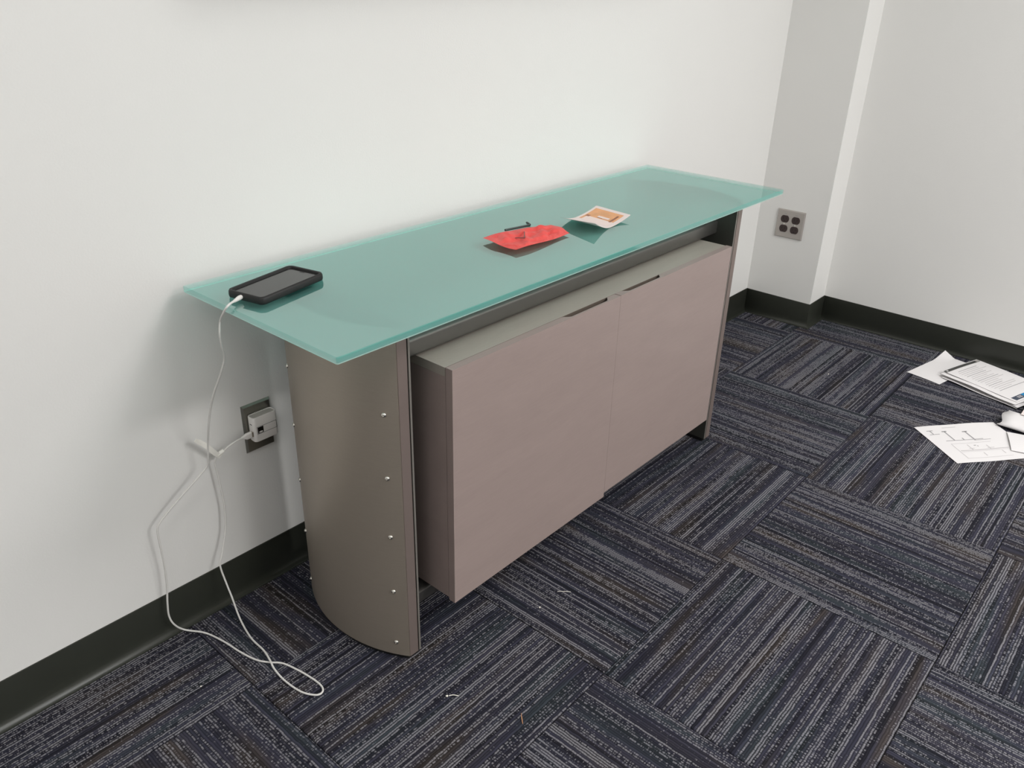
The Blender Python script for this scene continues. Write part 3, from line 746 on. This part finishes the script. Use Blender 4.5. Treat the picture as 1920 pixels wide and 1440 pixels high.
for k in range(17):
    v = .125 + k * .037; x0 = .14 + (.05 if k % 5 == 0 else 0); x1 = x0 + random.uniform(.35, .74)
    mark('text_line', f1, .2159, .2794, z1, x0, min(x1, .92), v, v + .009, M['ink_faint'] if k % 4 else M['ink_mid'], pr)
mark('footer_bar', f1, .2159, .2794, z1, .055, .32, .90, .975, M['ink_navy'], pr)
mark('footer_bar', f1, .2159, .2794, z1, .32, .97, .90, .975, M['ink_blue'], pr)
for k in range(2): mark('footer_text', f1, .2159, .2794, z1, .17, .29, .918 + k * .022, .930 + k * .022, M['ink_faint'], pr, .00075)
# diagram page
dg = empty('diagram_page', (1.99, -1.08, 0), 'white page with grey line diagrams lying alone on the carpet in front of the stack', 'paper')
f2 = flat_frame(1.951, -0.905, -39.5)
z2 = lambda u, v: .0012 + .0025 * math.sin(u * math.pi) * (1 - v) + .0015 * math.sin(u * 5 + 1) ** 2
DW, DH = .289, .222
paper('page', f2, DW, DH, z2, M['paper'], dg, nu=24)
def dl(u0, u1, v0, v1, mt='ink_faint'): mark('diagram_line', f2, DW, DH, z2, u0, u1, v0, v1, M[mt], dg)
dl(.30, .47, .075, .087, 'ink_faint')
dl(.08, .155, .135, .150, 'ink_mid'); dl(.112, .124, .15, .24, 'ink_mid'); dl(.07, .19, .24, .252, 'ink_mid')
dl(.245, .305, .175, .190, 'ink_dark'); dl(.268, .284, .19, .43, 'ink_mid'); dl(.17, .62, .43, .442, 'ink_mid'); dl(.385, .40, .38, .43, 'ink_mid')
dl(.48, .54, .21, .225, 'ink_dark'); dl(.505, .522, .225, .46, 'ink_mid'); dl(.50, .70, .455, .465, 'ink_mid')
for (a_, b_, c_, d_) in ((.18, .66, .52, .526), (.18, .72, .90, .906), (.18, .186, .52, .90), (.20, .78, .70, .715), (.20, .78, .735, .74), (.35, .36, .56, .70), (.33, .39, .655, .665), (.56, .57, .60, .71), (.54, .62, .67, .68), (.43, .44, .78, .86), (.66, .67, .76, .84)):
    dl(a_, b_, c_, d_)
dl(.42, .445, .585, .595, 'ink_dark'); dl(.455, .462, .60, .62, 'ink_dark')
# sheet lying over the diagram page, then the folded bundle
f3 = flat_frame(2.113, -1.146, 17.0)
f3 = (Vector((2.003, -1.180)), Vector((.951, .310)), Vector((.310, -.951)))
z3 = lambda u, v: .0062 + .0012 * math.sin(u * 4) + .006 * u * (1 - u)
tag(paper('paper_sheet', f3, .13, .2794, z3, M['paper']), 'narrow blank slip overlapping the right edge of the diagram page', 'paper')
def fold_fn(r, dz):
    pts = []
    for k in range(22):
        a = math.radians(-15 - 335 * k / 21); pts.append((2.207 + .056 * math.cos(a), dz + r + r * math.sin(a)))
    return pts
def folded(name, r, dz, y0, y1, mat, label):
    pts = fold_fn(r, dz); bm = bmesh.new(); NN = 8; inner = []
    rows = []
    for k in range(NN + 1):
        q = k / NN; y = y0 + (y1 - y0) * q
        rows.append([(bm.verts.new((x + .012 * q * -1 + .0015 * math.sin(i * 1.3 + q * 5), y + (.006 * math.sin(i * .9) if k == 0 else 0), z + .0008 * math.sin(q * 9 + i)))) for i, (x, z) in enumerate(pts)])
    for k in range(NN):
        for i in range(len(pts) - 1): bm.faces.new((rows[k][i], rows[k][i + 1], rows[k + 1][i + 1], rows[k + 1][i]))
    o = link(name, bm, mat, smooth=True, angle=60)
    md = o.modifiers.new('thickness', 'SOLIDIFY'); md.thickness = .0022; md.offset = 1
    return tag(o, label, 'paper')
folded('folded_paper', .0115, .0035, -1.108, -1.38, M['paper'], 'rolled-over white paper bundle at the right edge, next to the diagram page')
f4 = (Vector((2.236, -1.150)), Vector((1, .0)), Vector((0, -1)))
z4 = lambda u, v: .0300 + .001 * u
tag(paper('paper_sheet', f4, .2159, .25, z4, M['paper_warm']), 'cream-tinted sheet lying on the rolled-over paper bundle', 'paper')

# ------------------------------------------------------------ crumbs on the carpet
def crumb(x, y, s, label, grp='white crumbs scattered on the carpet'):
    bm = bmesh.new(); bmesh.ops.create_icosphere(bm, subdivisions=1, radius=s)
    for v in bm.verts: v.co = Vector((v.co.x * random.uniform(.8, 1.5), v.co.y * random.uniform(.7, 1.3), v.co.z * .7 + s * .6))
    bmesh.ops.translate(bm, verts=bm.verts, vec=(x, y, .0004))
    return tag(link('crumb', bm, M['crumb']), label, 'crumb', grp)
crumb(0.4643, -0.5451, .0022, 'single white crumb on the carpet in front of the cabinet doors')
crumb(0.1401, -0.5712, .0026, 'largest white crumb with a thin tail on the carpet before the left end panel')
crumb(2.150, -0.5371, .0026, 'white crumb on the carpet between the credenza and the paper stack')
crumb(-0.1773, -0.1882, .0018, 'tiny white crumb on the carpet left of the cable loop')
bm = bmesh.new(); tube(bm, catmull([(0.5344, -0.541, .0022), (.544, -.553, .0028), (0.5544, -0.5653, .0022)], 4), .0006, 5)
tag(link('thread', bm, M['crumb']), 'short white thread on the carpet in front of the cabinet', 'thread')
bm = bmesh.new(); tube(bm, [(0.2066, -0.7106, .0045), (.199, -.719, .0026), (0.1913, -0.7279, .0015)], [.0004, .0011, .0007], 5)
tag(link('splinter', bm, M['splinter']), 'thin tan wood splinter on the carpet near the bottom centre of the photo', 'splinter')
bm = bmesh.new(); tube(bm, catmull([(.1425, -.5745, .0026), (.150, -.580, .003), (.156, -.589, .002)], 4), .0008, 5)
tag(link('thread', bm, M['crumb']), 'short white fibre touching the largest crumb before the left end panel', 'thread')
